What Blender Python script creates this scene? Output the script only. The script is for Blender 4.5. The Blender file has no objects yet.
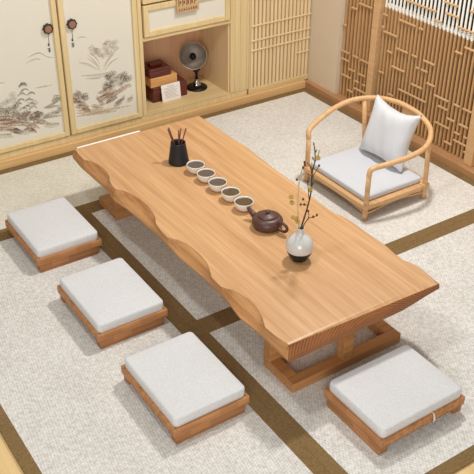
import bpy, bmesh, math, random
from mathutils import Vector, Matrix
PI = math.pi
scene = bpy.context.scene
COL = scene.collection

# ------------------------------------------------------------------ materials
def srgb(r, g, b):
    def c(v):
        v /= 255.0
        return v / 12.92 if v <= 0.04045 else ((v + 0.055) / 1.055) ** 2.4
    return (c(r), c(g), c(b), 1)

def new_mat(name):
    m = bpy.data.materials.new(name); m.use_nodes = True
    nt = m.node_tree
    return m, nt, nt.nodes['Principled BSDF']

def plain(name, col, rough=0.6, metal=0.0, noise=0.0, nscale=30, coat=0):
    m, nt, b = new_mat(name)
    b.inputs['Roughness'].default_value = rough
    b.inputs['Metallic'].default_value = metal
    if coat: b.inputs['Coat Weight'].default_value = coat
    tc = nt.nodes.new('ShaderNodeTexCoord')
    n = nt.nodes.new('ShaderNodeTexNoise'); n.inputs['Scale'].default_value = nscale
    nt.links.new(tc.outputs['Object'], n.inputs['Vector'])
    mx = nt.nodes.new('ShaderNodeMix'); mx.data_type = 'RGBA'
    mx.inputs['A'].default_value = col
    mx.inputs['B'].default_value = tuple(c * (1 - noise) for c in col[:3]) + (1,)
    nt.links.new(n.outputs['Fac'], mx.inputs['Factor'])
    nt.links.new(mx.outputs['Result'], b.inputs['Base Color'])
    return m

def wood(name, light, dark, axis='y', scale=1.0, rough=0.5, blocks=None, contrast=1.0, coat=0.0):
    """grain stretched along one axis; blocks=(length,width) makes finger-jointed staves of varied tone"""
    m, nt, b = new_mat(name)
    L = nt.links.new
    b.inputs['Roughness'].default_value = rough
    b.inputs['Specular IOR Level'].default_value = 0.35
    if coat: b.inputs['Coat Weight'].default_value = coat; b.inputs['Coat Roughness'].default_value = 0.3
    tc = nt.nodes.new('ShaderNodeTexCoord')
    mp = nt.nodes.new('ShaderNodeMapping')
    s = {'x': (0.9, 26, 26), 'y': (26, 0.9, 26), 'z': (26, 26, 0.9)}[axis]
    mp.inputs['Scale'].default_value = tuple(v * scale for v in s)
    L(tc.outputs['Object'], mp.inputs['Vector'])
    n1 = nt.nodes.new('ShaderNodeTexNoise'); n1.inputs['Scale'].default_value = 1.0
    n1.inputs['Detail'].default_value = 6; n1.inputs['Roughness'].default_value = 0.6
    n1.inputs['Distortion'].default_value = 0.3
    L(mp.outputs['Vector'], n1.inputs['Vector'])
    n2 = nt.nodes.new('ShaderNodeTexNoise'); n2.inputs['Scale'].default_value = 4.0
    n2.inputs['Detail'].default_value = 4
    L(mp.outputs['Vector'], n2.inputs['Vector'])
    ad = nt.nodes.new('ShaderNodeMath'); ad.operation = 'MULTIPLY_ADD'; ad.inputs[1].default_value = 0.35
    L(n2.outputs['Fac'], ad.inputs[0]); L(n1.outputs['Fac'], ad.inputs[2])
    mr = nt.nodes.new('ShaderNodeMapRange')
    c = 0.22 / contrast
    mr.inputs['From Min'].default_value = 0.67 - c; mr.inputs['From Max'].default_value = 0.67 + c
    L(ad.outputs[0], mr.inputs['Value'])
    mx = nt.nodes.new('ShaderNodeMix'); mx.data_type = 'RGBA'
    mx.inputs['A'].default_value = dark; mx.inputs['B'].default_value = light
    L(mr.outputs['Result'], mx.inputs['Factor'])
    out = mx.outputs['Result']
    if blocks:
        br = nt.nodes.new('ShaderNodeTexBrick')
        br.inputs['Scale'].default_value = 1.0
        br.inputs['Mortar Size'].default_value = 0.0
        br.inputs['Brick Width'].default_value = blocks[0]
        br.inputs['Row Height'].default_value = blocks[1]
        br.inputs['Color1'].default_value = (0.55, 0.5, 0.45, 1); br.inputs['Color2'].default_value = (1, 1, 1, 1)
        mp2 = nt.nodes.new('ShaderNodeMapping')
        if axis == 'y': mp2.inputs['Rotation'].default_value = (0, 0, PI / 2)
        if len(blocks) > 2 and blocks[2]: mp2.inputs['Rotation'].default_value = (PI / 2, 0, 0)
        mp2.inputs['Location'].default_value = (0.013, 0.017, 0.011)
        L(tc.outputs['Object'], mp2.inputs['Vector']); L(mp2.outputs['Vector'], br.inputs['Vector'])
        mu = nt.nodes.new('ShaderNodeMix'); mu.data_type = 'RGBA'; mu.blend_type = 'MULTIPLY'
        mu.inputs['Factor'].default_value = 0.75
        L(out, mu.inputs['A']); L(br.outputs['Color'], mu.inputs['B'])
        out = mu.outputs['Result']
    L(out, b.inputs['Base Color'])
    bp = nt.nodes.new('ShaderNodeBump'); bp.inputs['Strength'].default_value = 0.08
    L(ad.outputs[0], bp.inputs['Height']); L(bp.outputs['Normal'], b.inputs['Normal'])
    return m

def woven(name, light, dark, cell=0.016, rough=0.95, bump=0.4, rot=0.0, grain=0.5, ratio=1.0):
    """interlaced strands: two crossed sine waves, uneven strand tone, soft large scale variation"""
    m, nt, b = new_mat(name)
    L = nt.links.new
    b.inputs['Roughness'].default_value = rough
    b.inputs['Specular IOR Level'].default_value = 0.15
    tc = nt.nodes.new('ShaderNodeTexCoord')
    mp = nt.nodes.new('ShaderNodeMapping'); mp.inputs['Rotation'].default_value = (0, 0, rot)
    L(tc.outputs['Object'], mp.inputs['Vector'])
    sp = nt.nodes.new('ShaderNodeSeparateXYZ'); L(mp.outputs['Vector'], sp.inputs[0])
    def sine(sock, f):
        mu = nt.nodes.new('ShaderNodeMath'); mu.operation = 'MULTIPLY'; mu.inputs[1].default_value = f; L(sock, mu.inputs[0])
        si = nt.nodes.new('ShaderNodeMath'); si.operation = 'SINE'; L(mu.outputs[0], si.inputs[0]); return si
    sx, sy = sine(sp.outputs['X'], 2 * PI / cell), sine(sp.outputs['Y'], 2 * PI / (cell * ratio))
    pr = nt.nodes.new('ShaderNodeMath'); pr.operation = 'MULTIPLY'; L(sx.outputs[0], pr.inputs[0]); L(sy.outputs[0], pr.inputs[1])
    n = nt.nodes.new('ShaderNodeTexNoise'); n.inputs['Scale'].default_value = 1.0 / cell; n.inputs['Detail'].default_value = 2
    L(mp.outputs['Vector'], n.inputs['Vector'])
    n3 = nt.nodes.new('ShaderNodeTexNoise'); n3.inputs['Scale'].default_value = 4
    L(tc.outputs['Object'], n3.inputs['Vector'])
    f = nt.nodes.new('ShaderNodeMath'); f.operation = 'MULTIPLY_ADD'; f.inputs[1].default_value = 0.17; f.inputs[2].default_value = 0.62
    L(pr.outputs[0], f.inputs[0])
    def addn(prev, node, k):
        sb = nt.nodes.new('ShaderNodeMath'); sb.operation = 'SUBTRACT'; sb.inputs[1].default_value = 0.5; L(node.outputs['Fac'], sb.inputs[0])
        q = nt.nodes.new('ShaderNodeMath'); q.operation = 'MULTIPLY_ADD'; q.inputs[1].default_value = k
        L(sb.outputs[0], q.inputs[0]); L(prev.outputs[0], q.inputs[2]); return q
    f = addn(f, n, grain * 2.2); f = addn(f, n3, 0.35)
    mx = nt.nodes.new('ShaderNodeMix'); mx.data_type = 'RGBA'; mx.clamp_factor = True
    mx.inputs['A'].default_value = dark; mx.inputs['B'].default_value = light
    L(f.outputs[0], mx.inputs['Factor'])
    L(mx.outputs['Result'], b.inputs['Base Color'])
    bp = nt.nodes.new('ShaderNodeBump'); bp.inputs['Strength'].default_value = bump; bp.inputs['Distance'].default_value = 0.0015
    L(pr.outputs[0], bp.inputs['Height']); L(bp.outputs['Normal'], b.inputs['Normal'])
    return m

M = {}
M['table'] = wood('table_wood', srgb(216, 172, 124), srgb(180, 130, 82), 'y', 1.0, 0.42, contrast=0.9, coat=0.12)
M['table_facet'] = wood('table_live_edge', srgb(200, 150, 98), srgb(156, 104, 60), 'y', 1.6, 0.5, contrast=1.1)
M['table_base'] = wood('table_base_wood', srgb(196, 142, 88), srgb(158, 106, 62), 'x', 1.2, 0.5)
M['stool'] = wood('stool_wood', srgb(214, 160, 104), srgb(172, 116, 68), 'x', 1.5, 0.5, blocks=(0.11, 0.03))
M['stool_front'] = wood('stool_front_wood', srgb(204, 148, 96), srgb(156, 100, 58), 'x', 1.5, 0.5, blocks=(0.10, 0.04, 1))
M['chair'] = wood('chair_wood', srgb(226, 184, 134), srgb(204, 158, 108), 'y', 1.0, 0.45)
M['cab'] = wood('cabinet_wood', srgb(226, 204, 156), srgb(208, 180, 128), 'z', 1.0, 0.55, contrast=0.8)
M['cab_h'] = wood('cabinet_wood_horizontal', srgb(226, 202, 152), srgb(206, 176, 124), 'x', 1.0, 0.55, contrast=0.8)
M['niche'] = wood('niche_back_wood', srgb(232, 186, 150), srgb(214, 166, 130), 'z', 1.0, 0.6, contrast=0.8)
M['niche_side'] = wood('niche_side_wood', srgb(238, 208, 162), srgb(224, 190, 144), 'z', 1.0, 0.6, contrast=0.8)
M['sill'] = wood('sill_wood', srgb(230, 192, 136), srgb(208, 166, 110), 'x', 1.0, 0.55)
M['sill_r'] = wood('sill_right_wood', srgb(190, 146, 104), srgb(166, 120, 80), 'y', 1.0, 0.55)
M['slat_r'] = wood('screen_wood', srgb(204, 162, 112), srgb(180, 136, 88), 'z', 1.0, 0.6, contrast=0.8)
M['rail_r'] = wood('screen_rail_wood', srgb(220, 180, 132), srgb(198, 156, 108), 'y', 1.0, 0.6, contrast=0.8)
M['back_r'] = plain('screen_backing', srgb(96, 58, 32), 0.8, noise=0.2)
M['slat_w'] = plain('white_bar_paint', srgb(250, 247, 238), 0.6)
M['slat_b'] = wood('back_lattice_wood', srgb(236, 212, 168), srgb(220, 192, 146), 'z', 1.0, 0.6, contrast=0.8)
M['back_b'] = plain('back_lattice_backing', srgb(196, 164, 118), 0.8, noise=0.1)
M['gap'] = plain('dark_gap', srgb(80, 55, 30), 0.9)
M['plaster'] = plain('plaster', srgb(216, 198, 172), 0.9, noise=0.04, nscale=6)
M['panel'] = plain('door_panel_silk', srgb(222, 216, 200), 0.75, noise=0.04, nscale=3)
M['mat'] = woven('tatami_weave', srgb(236, 233, 227), srgb(172, 166, 155), 0.017, rot=0.0, ratio=1.5, grain=0.55)
M['mat_d'] = woven('tatami_twill', srgb(234, 230, 223), srgb(168, 161, 150), 0.016, rot=0.75, ratio=1.5, grain=0.5)
M['mat2'] = woven('tatami_weave_fine', srgb(232, 227, 212), srgb(186, 178, 158), 0.016, ratio=1.3, grain=0.5)
M['mat3'] = woven('tatami_weave_pale', srgb(236, 233, 226), srgb(190, 184, 172), 0.018, grain=0.55)
M['border'] = woven('tatami_border', srgb(146, 119, 80), srgb(96, 73, 42), 0.010, bump=0.3)
M['floor'] = wood('floor_wood', srgb(232, 202, 146), srgb(214, 178, 118), 'y', 0.8, 0.5, contrast=.8)
M['fabric'] = woven('cushion_fabric', srgb(220, 219, 217), srgb(196, 195, 194), 0.007, bump=0.15, grain=0.6)
M['fabric_w'] = woven('chair_cushion_fabric', srgb(214, 216, 220), srgb(194, 196, 200), 0.007, bump=0.12, grain=0.5)
M['pillow'] = plain('pillow_fabric', srgb(216, 217, 220), 0.95, noise=0.07, nscale=180)
M['piping'] = plain('cushion_underside', srgb(150, 150, 152), 0.9)
M['strap'] = plain('cotton_strap', srgb(226, 214, 196), 0.9)
M['black'] = plain('black_ceramic', srgb(20, 25, 34), 0.55, noise=0.2)
M['blackin'] = plain('black_inside', srgb(22, 12, 12), 0.8)
M['stick'] = wood('dark_stick_wood', srgb(120, 66, 44), srgb(78, 38, 24), 'z', 3, 0.5)
M['ceramic'] = plain('white_ceramic', srgb(228, 222, 210), 0.3, noise=0.08, coat=0.3)
M['tea'] = plain('tea_liquid', srgb(74, 54, 42), 0.08, coat=0.4)
M['clay'] = plain('purple_clay', srgb(86, 54, 45), 0.42, noise=0.15, nscale=60)
M['vase_w'] = plain('vase_glaze', srgb(206, 204, 200), 0.22, noise=0.12, nscale=18, coat=0.5)
M['vase_b'] = plain('vase_dark_glaze', srgb(16, 12, 14), 0.4)
M['twig'] = plain('twig_bark', srgb(62, 42, 30), 0.8, noise=0.3)
M['twig_pale'] = plain('pale_twig', srgb(206, 188, 160), 0.8, noise=0.3)
M['blossom'] = plain('yellow_blossom', srgb(196, 160, 78), 0.7, noise=0.4, nscale=200)
M['bud'] = plain('dark_bud', srgb(84, 48, 34), 0.7)
M['leaf'] = plain('olive_leaf', srgb(120, 112, 62), 0.7)
M['redbox'] = wood('rosewood', srgb(112, 44, 34), srgb(70, 26, 20), 'x', 2, 0.35, coat=.3)
M['tanbox'] = wood('tan_box_wood', srgb(222, 172, 110), srgb(198, 142, 80), 'x', 2, 0.45)
M['card'] = plain('card_paper', srgb(236, 232, 226), 0.8)
M['ink'] = plain('pale_ink', srgb(168, 158, 150), 0.9)
M['dish'] = plain('grey_metal', srgb(150, 138, 124), 0.5, 0.55, noise=0.35, nscale=25)
M['dishrim'] = plain('rim_metal', srgb(160, 146, 126), 0.35, 0.7)
M['lampdark'] = plain('dark_metal', srgb(44, 36, 34), 0.35, 0.6, noise=0.3)
M['chrome'] = plain('chrome', srgb(190, 190, 196), 0.18, 1.0)
M['knobdark'] = plain('knob_dark_wood', srgb(50, 30, 22), 0.5)
M['knobmid'] = plain('knob_centre_wood', srgb(158, 112, 86), 0.5, noise=0.2)
M['carved'] = wood('carved_plate_wood', srgb(212, 178, 134), srgb(186, 148, 104), 'x', 2, 0.6)
M['carvedark'] = plain('carved_recess', srgb(120, 76, 48), 0.8)
M['darkglass'] = plain('dark_glass', srgb(12, 10, 10), 0.5)

# endgrain: arcs of growth rings
def endgrain():
    m, nt, b = new_mat('table_end_grain'); L = nt.links.new
    tc = nt.nodes.new('ShaderNodeTexCoord')
    mp = nt.nodes.new('ShaderNodeMapping'); mp.inputs['Location'].default_value = (-2.24, -2.2, -0.30); 
    mp.inputs['Scale'].default_value = (1, 1, 1.6)
    L(tc.outputs['Object'], mp.inputs['Vector'])
    w = nt.nodes.new('ShaderNodeTexWave'); w.wave_type = 'RINGS'; w.rings_direction = 'Y'
    w.inputs['Scale'].default_value = 22; w.inputs['Distortion'].default_value = 2.5; w.inputs['Detail'].default_value = 3
    w.inputs['Detail Scale'].default_value = 2
    L(mp.outputs['Vector'], w.inputs['Vector'])
    n = nt.nodes.new('ShaderNodeTexNoise'); n.inputs['Scale'].default_value = 9
    L(tc.outputs['Object'], n.inputs['Vector'])
    mu = nt.nodes.new('ShaderNodeMath'); mu.operation = 'MULTIPLY'
    L(w.outputs['Fac'], mu.inputs[0]); L(n.outputs['Fac'], mu.inputs[1])
    mx = nt.nodes.new('ShaderNodeMix'); mx.data_type = 'RGBA'
    mx.inputs['A'].default_value = srgb(160, 100, 54); mx.inputs['B'].default_value = srgb(66, 32, 14)
    L(mu.outputs[0], mx.inputs['Factor']); L(mx.outputs['Result'], b.inputs['Base Color'])
    b.inputs['Roughness'].default_value = 0.5
    return m
M['endgrain'] = endgrain()

# ink-wash strokes on the silk: stroke colour from a colour attribute, softened with noise transparency
def ink_mat():
    m, nt, b = new_mat('ink_wash'); L = nt.links.new
    at = nt.nodes.new('ShaderNodeAttribute'); at.attribute_name = 'ink'
    L(at.outputs['Color'], b.inputs['Base Color']); b.inputs['Roughness'].default_value = 0.9
    b.inputs['Specular IOR Level'].default_value = 0.0
    tc = nt.nodes.new('ShaderNodeTexCoord')
    n = nt.nodes.new('ShaderNodeTexNoise'); n.inputs['Scale'].default_value = 90; n.inputs['Detail'].default_value = 3
    L(tc.outputs['Object'], n.inputs['Vector'])
    mr = nt.nodes.new('ShaderNodeMapRange'); mr.inputs['From Min'].default_value = 0.35; mr.inputs['From Max'].default_value = 0.65
    mr.inputs['To Min'].default_value = 0.35; mr.inputs['To Max'].default_value = 1.0
    L(n.outputs['Fac'], mr.inputs['Value'])
    mu = nt.nodes.new('ShaderNodeMath'); mu.operation = 'MULTIPLY'
    L(mr.outputs['Result'], mu.inputs[0]); L(at.outputs['Alpha'], mu.inputs[1])
    L(mu.outputs[0], b.inputs['Alpha'])
    return m
M['inkwash'] = ink_mat()

# ------------------------------------------------------------------ mesh helpers
def box(bm, x0, x1, y0, y1, z0, z1, bev=0.0, mi=0, seg=1):
    r = bmesh.ops.create_cube(bm, size=1.0)
    vs = r['verts']
    for v in vs:
        v.co.x = x0 + (v.co.x + .5) * (x1 - x0)
        v.co.y = y0 + (v.co.y + .5) * (y1 - y0)
        v.co.z = z0 + (v.co.z + .5) * (z1 - z0)
    fs = set(f for v in vs for f in v.link_faces)
    for f in fs: f.material_index = mi
    if bev:
        es = list(set(e for v in vs for e in v.link_edges))
        r2 = bmesh.ops.bevel(bm, geom=es, offset=bev, segments=seg, affect='EDGES', profile=0.5)
        for f in r2['faces']: f.material_index = mi
    return vs

def tube(bm, pts, rad, n=10, mi=0, cap=True, closed=False):
    pts = [Vector(p) for p in pts]
    if not hasattr(rad, '__len__'): rad = [rad] * len(pts)
    rings = []; up = None
    N = len(pts)
    for i, p in enumerate(pts):
        a = pts[i - 1] if (i > 0 or closed) else p
        c = pts[(i + 1) % N] if (i < N - 1 or closed) else p
        t = (c - a).normalized()
        if up is None:
            up = Vector((0, 0, 1)) if abs(t.z) < 0.9 else Vector((1, 0, 0))
        s = t.cross(up).normalized(); up = s.cross(t).normalized()
        rings.append([bm.verts.new(p + (s * math.cos(2 * PI * k / n) + up * math.sin(2 * PI * k / n)) * rad[i]) for k in range(n)])
    fs = []
    for i in range(N - (0 if closed else 1)):
        A, B = rings[i], rings[(i + 1) % N]
        for k in range(n):
            f = bm.faces.new((A[k], A[(k + 1) % n], B[(k + 1) % n], B[k])); f.smooth = True; f.material_index = mi
    if cap and not closed:
        for R_ in (rings[0], rings[-1]):
            f = bm.faces.new(R_); f.material_index = mi

def catmull(P, k=8):
    P = [Vector(p) for p in P]; Q = [P[0] * 2 - P[1]] + P + [P[-1] * 2 - P[-2]]
    out = []
    for i in range(1, len(Q) - 2):
        a, b, c, d = Q[i - 1:i + 3]
        for j in range(k):
            t = j / k
            out.append(0.5 * ((2 * b) + (c - a) * t + (2 * a - 5 * b + 4 * c - d) * t * t + (3 * b - a - 3 * c + d) * t ** 3))
    out.append(P[-1]); return out

def lathe(bm, prof, n=32, cx=0, cy=0, mi=0):
    """prof: list of (r, z) or (r, z, material index of the band that starts there)"""
    rings = []
    for q in prof:
        r, z = q[0], q[1]
        if r < 1e-5: rings.append([bm.verts.new((cx, cy, z))])
        else: rings.append([bm.verts.new((cx + r * math.cos(2 * PI * k / n), cy + r * math.sin(2 * PI * k / n), z)) for k in range(n)])
    for i in range(len(rings) - 1):
        A, B = rings[i], rings[i + 1]; m = prof[i][2] if len(prof[i]) > 2 else mi
        for k in range(n):
            a, b = A[k % len(A)], A[(k + 1) % len(A)]; c, d = B[(k + 1) % len(B)], B[k % len(B)]
            vs = []
            for v in (a, b, c, d):
                if v not in vs: vs.append(v)
            if len(vs) > 2:
                f = bm.faces.new(vs); f.smooth = True; f.material_index = m

def obj(name, bm, mats, parent=None, smooth=None):
    bmesh.ops.recalc_face_normals(bm, faces=bm.faces[:])
    me = bpy.data.meshes.new(name)
    bm.to_mesh(me); bm.free()
    if not isinstance(mats, (list, tuple)): mats = [mats]
    for m in mats: me.materials.append(m)
    if smooth:
        for p in me.polygons: p.use_smooth = True
    o = bpy.data.objects.new(name, me); COL.objects.link(o)
    if parent: o.parent = parent
    return o

def tag(o, label, cat, group=None, kind=None):
    o['label'] = label; o['category'] = cat
    if group: o['group'] = group
    if kind: o['kind'] = kind
    return o

def thing(name, label, cat, loc=(0, 0, 0), rz=0, group=None):
    o = bpy.data.objects.new(name, None); COL.objects.link(o)
    o.empty_display_size = 0.05
    o.location = loc; o.rotation_euler = (0, 0, rz)
    return tag(o, label, cat, group)

def struct(name, bm, mats, parent=None):
    o = obj(name, bm, mats, parent)
    if not parent: o['kind'] = 'structure'
    return o

def dup(root, loc, rz=0, label=None):
    r = root.copy(); COL.objects.link(r); r.location = loc; r.rotation_euler = (0, 0, rz)
    if label: r['label'] = label
    for ch in list(root.children):
        c = ch.copy(); COL.objects.link(c); c.parent = r
        for g in list(ch.children):
            d = g.copy(); COL.objects.link(d); d.parent = c
    return r

def B(): return bmesh.new()

# ------------------------------------------------------------------ room
YC = 5.15      # face of the cabinets and back lattice
XW = 4.15      # face of right wall
WH = 2.3       # wall height
bm = B(); box(bm, -0.6, 4.3, 0.4, 5.7, -0.10, -0.012); struct('floor', bm, M['floor'])
bm = B(); box(bm, -0.6, 4.3, 5.66, 5.72, -0.012, WH); struct('wall_back', bm, M['plaster'])
bm = B(); box(bm, XW, 4.30, 4.80, 5.66, -0.012, WH); struct('wall_right', bm, M['plaster'])
# low sill boards
bm = B(); box(bm, 0.6, 4.108, 5.125, 5.16, -0.012, 0.058, 0.003); struct('baseboard_back', bm, M['sill'])
bm = B(); box(bm, 4.108, 4.30, 1.0, 5.16, -0.012, 0.05, 0.003); struct('baseboard_right', bm, M['sill_r'])
bm = B(); box(bm, 4.27, 4.30, 1.0, 4.80, 0.05, 0.88); struct('wall_right_low', bm, M['back_r'])

# tatami mats: woven field and brown cloth border
def mat(x0, x1, y0, y1, label, key='mat', b=0.062, sides='LRBT', bb=None):
    t = thing('tatami_mat', label, 'mat', (x0, y0, -0.012), 0, 'tatami mats')
    w, h = x1 - x0, y1 - y0
    L_ = b if 'L' in sides else 0; R_ = b if 'R' in sides else 0
    Bo = b if 'B' in sides else 0; T_ = b if 'T' in sides else 0
    q = B(); box(q, L_, w - R_, Bo, h - T_, 0, 0.012); obj('woven_surface', q, M[key], t)
    def bd(a0, a1, c0, c1):
        q = B(); box(q, a0, a1, c0, c1, 0, 0.0125, 0.001); obj('border', q, M['border'], t)
    e = 0.0004
    if Bo: bd(0, w, 0, Bo)
    if T_: bd(0, w, h - T_, h)
    if L_: bd(0, L_, Bo + e, h - T_ - e)
    if R_: bd(w - R_, w, Bo + e, h - T_ - e)
    return t
g = 0.0005
mat(0.55, 2.36 - g, 4.34, 5.124, 'tatami mat running along the foot of the painted cabinet doors', 'mat2')
mat(2.36 + g, 4.107, 2.94, 5.124, 'large pale tatami mat under the armchair in the far right corner', 'mat3')
mat(0.62, 1.702 - g, 1.00, 4.34 - g, 'long tatami mat under the row of three square floor seats', 'mat_d')
mat(1.702, 2.36, 2.94, 4.34 - g, 'shaded tatami mat under the middle of the low table')
mat(1.702, 4.107, 1.53, 2.94 - g, 'tatami mat under the near end of the table and fourth floor seat')

# ------------------------------------------------------------------ painted doors, drawers, niche: the cabinet
cab = thing('wall_cabinet', 'pale wooden built-in cabinet with ink painted doors and open niche', 'cabinet', (1.36, YC, 0.058))
cab.location = (0, 0, 0)
CT = 2.05
# carcass
bm = B()
box(bm, 1.385, 1.405, YC, 5.64, 0.105, CT)                # left end
box(bm, 1.385, 3.54, YC + 0.002, 5.64, 0.058, 0.103, 0.002)       # plinth rail
box(bm, 2.612, 2.642, YC, 5.62, 0.105, CT, 0.002)          # stile left of the niche
box(bm, 3.382, 3.42, YC, 5.62, 0.105, CT, 0.002)
box(bm, 1.405, 3.382, YC, 5.64, CT - 0.03, CT)
obj('carcass', bm, M['cab'], cab)
bm = B()
for a, b_ in ((3.4215, 3.47), (3.4715, 3.529), (3.5305, 3.552)):
    box(bm, a, b_, YC, 5.3, 0.105, CT, 0.002)
obj('pilaster', bm, M['cab'], cab)
bm = B(); box(bm, 1.405, 2.61, YC + 0.03, YC + 0.04, 0.105, CT - 0.03); box(bm, 2.642, 3.382, YC + 0.03, YC + 0.04, 0.672, CT - .03)
obj('inner_board', bm, M['gap'], cab)
bm = B(); box(bm, 2.643, 3.381, 5.60, 5.615, 0.105, 0.671); obj('niche_back', bm, M['niche'], cab)
bm = B(); box(bm, 3.372, 3.3815, YC + 0.02, 5.599, 0.109, 0.6715); obj('niche_side', bm, M['niche_side'], cab)
bm = B(); box(bm, 2.6425, 2.65, YC + 0.02, 5.599, 0.109, 0.6715); obj('niche_side', bm, M['niche_side'], cab)
bm = B(); box(bm, 2.6425, 3.3815, YC - 0.001, 5.599, 0.104, 0.1085, 0.001); obj('niche_floor', bm, M['cab_h'], cab)
bm = B(); box(bm, 2.6425, 3.3815, YC - 0.001, 5.599, 0.672, 0.6985, 0.002); obj('niche_shelf', bm, M['cab_h'], cab)

def framed(parent, name, x0, x1, z0, z1, fw, y=YC - 0.012, panel=True, fwb=None):
    """a frame with a recessed silk panel"""
    fwb = fwb or fw
    bm = B()
    box(bm, x0, x0 + fw, y, YC + 0.02, z0, z1, 0.003)
    box(bm, x1 - fw, x1, y, YC + 0.02, z0, z1, 0.003)
    box(bm, x0 + fw, x1 - fw, y, YC + 0.02, z0, z0 + fwb, 0.003)
    box(bm, x0 + fw, x1 - fw, y, YC + 0.02, z1 - fwb, z1, 0.003)
    fr = obj(name, bm, M['cab'], parent)
    bm = B(); box(bm, x0 + fw, x1 - fw, YC + 0.003, YC + 0.012, z0 + fwb, z1 - fwb); obj('silk_panel', bm, M['panel'], fr)
    return fr
d1 = framed(cab, 'door', 1.412, 2.022, 0.112, 1.95, 0.036)
d2 = framed(cab, 'door', 2.034, 2.604, 0.112, 1.95, 0.037)
dr1 = framed(cab, 'drawer', 2.652, 3.372, 0.703, 0.928, 0.04)
dr2 = framed(cab, 'drawer', 2.652, 3.372, 0.940, 1.165, 0.04)
d3 = framed(cab, 'door', 2.652, 3.372, 1.177, 1.95, 0.04)

# knobs with hanging pendants
def knob(door, x, z):
    bm = B()
    n = 40; ring = []
    for k in range(n):
        a = 2 * PI * k / n; r = 0.033 + 0.0028 * math.cos(8 * a)
        ring.append((r * math.cos(a), r * math.sin(a)))
    y0, y1 = YC + 0.003, YC - 0.016
    A = [bm.verts.new((x + a, y0, z + b_)) for a, b_ in ring]; C_ = [bm.verts.new((x + a, y1, z + b_)) for a, b_ in ring]
    for k in range(n): bm.faces.new((A[k], A[(k + 1) % n], C_[(k + 1) % n], C_[k]))
    D = [bm.verts.new((x + a * .72, y1 - .001, z + b_ * .72)) for a, b_ in ring]
    for k in range(n): bm.faces.new((C_[k], C_[(k + 1) % n], D[(k + 1) % n], D[k]))
    f = bm.faces.new(D); f.material_index = 1
    obj('knob', bm, [M['knobdark'], M['knobmid']], door)
    bm = B()
    yy = YC + 0.0015
    box(bm, x - .0015, x + .0015, yy, yy + .001, z - .105, z - .04)
    obj('pendant', bm, M['knobdark'], door)
    # two small characters brushed below the pendant
    bm = B()
    for cz, s in ((z - .112, .008), (z - .148, .013)):
        for q in range(4):
            zz = cz + s * (1 - q * .62); w = s * (0.9 if q % 2 == 0 else 0.55)
            box(bm, x - .003 - w, x - .003 + w, yy, yy + .001, zz - .0016, zz + .0016)
        box(bm, x - .0045, x - .0015, yy, yy + .001, cz - s * 1.2, cz + s * 1.2)
    obj('brushed_characters', bm, M['lampdark'], door)
knob(d1, 1.950, 0.902); knob(d2, 2.119, 0.902)

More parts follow.
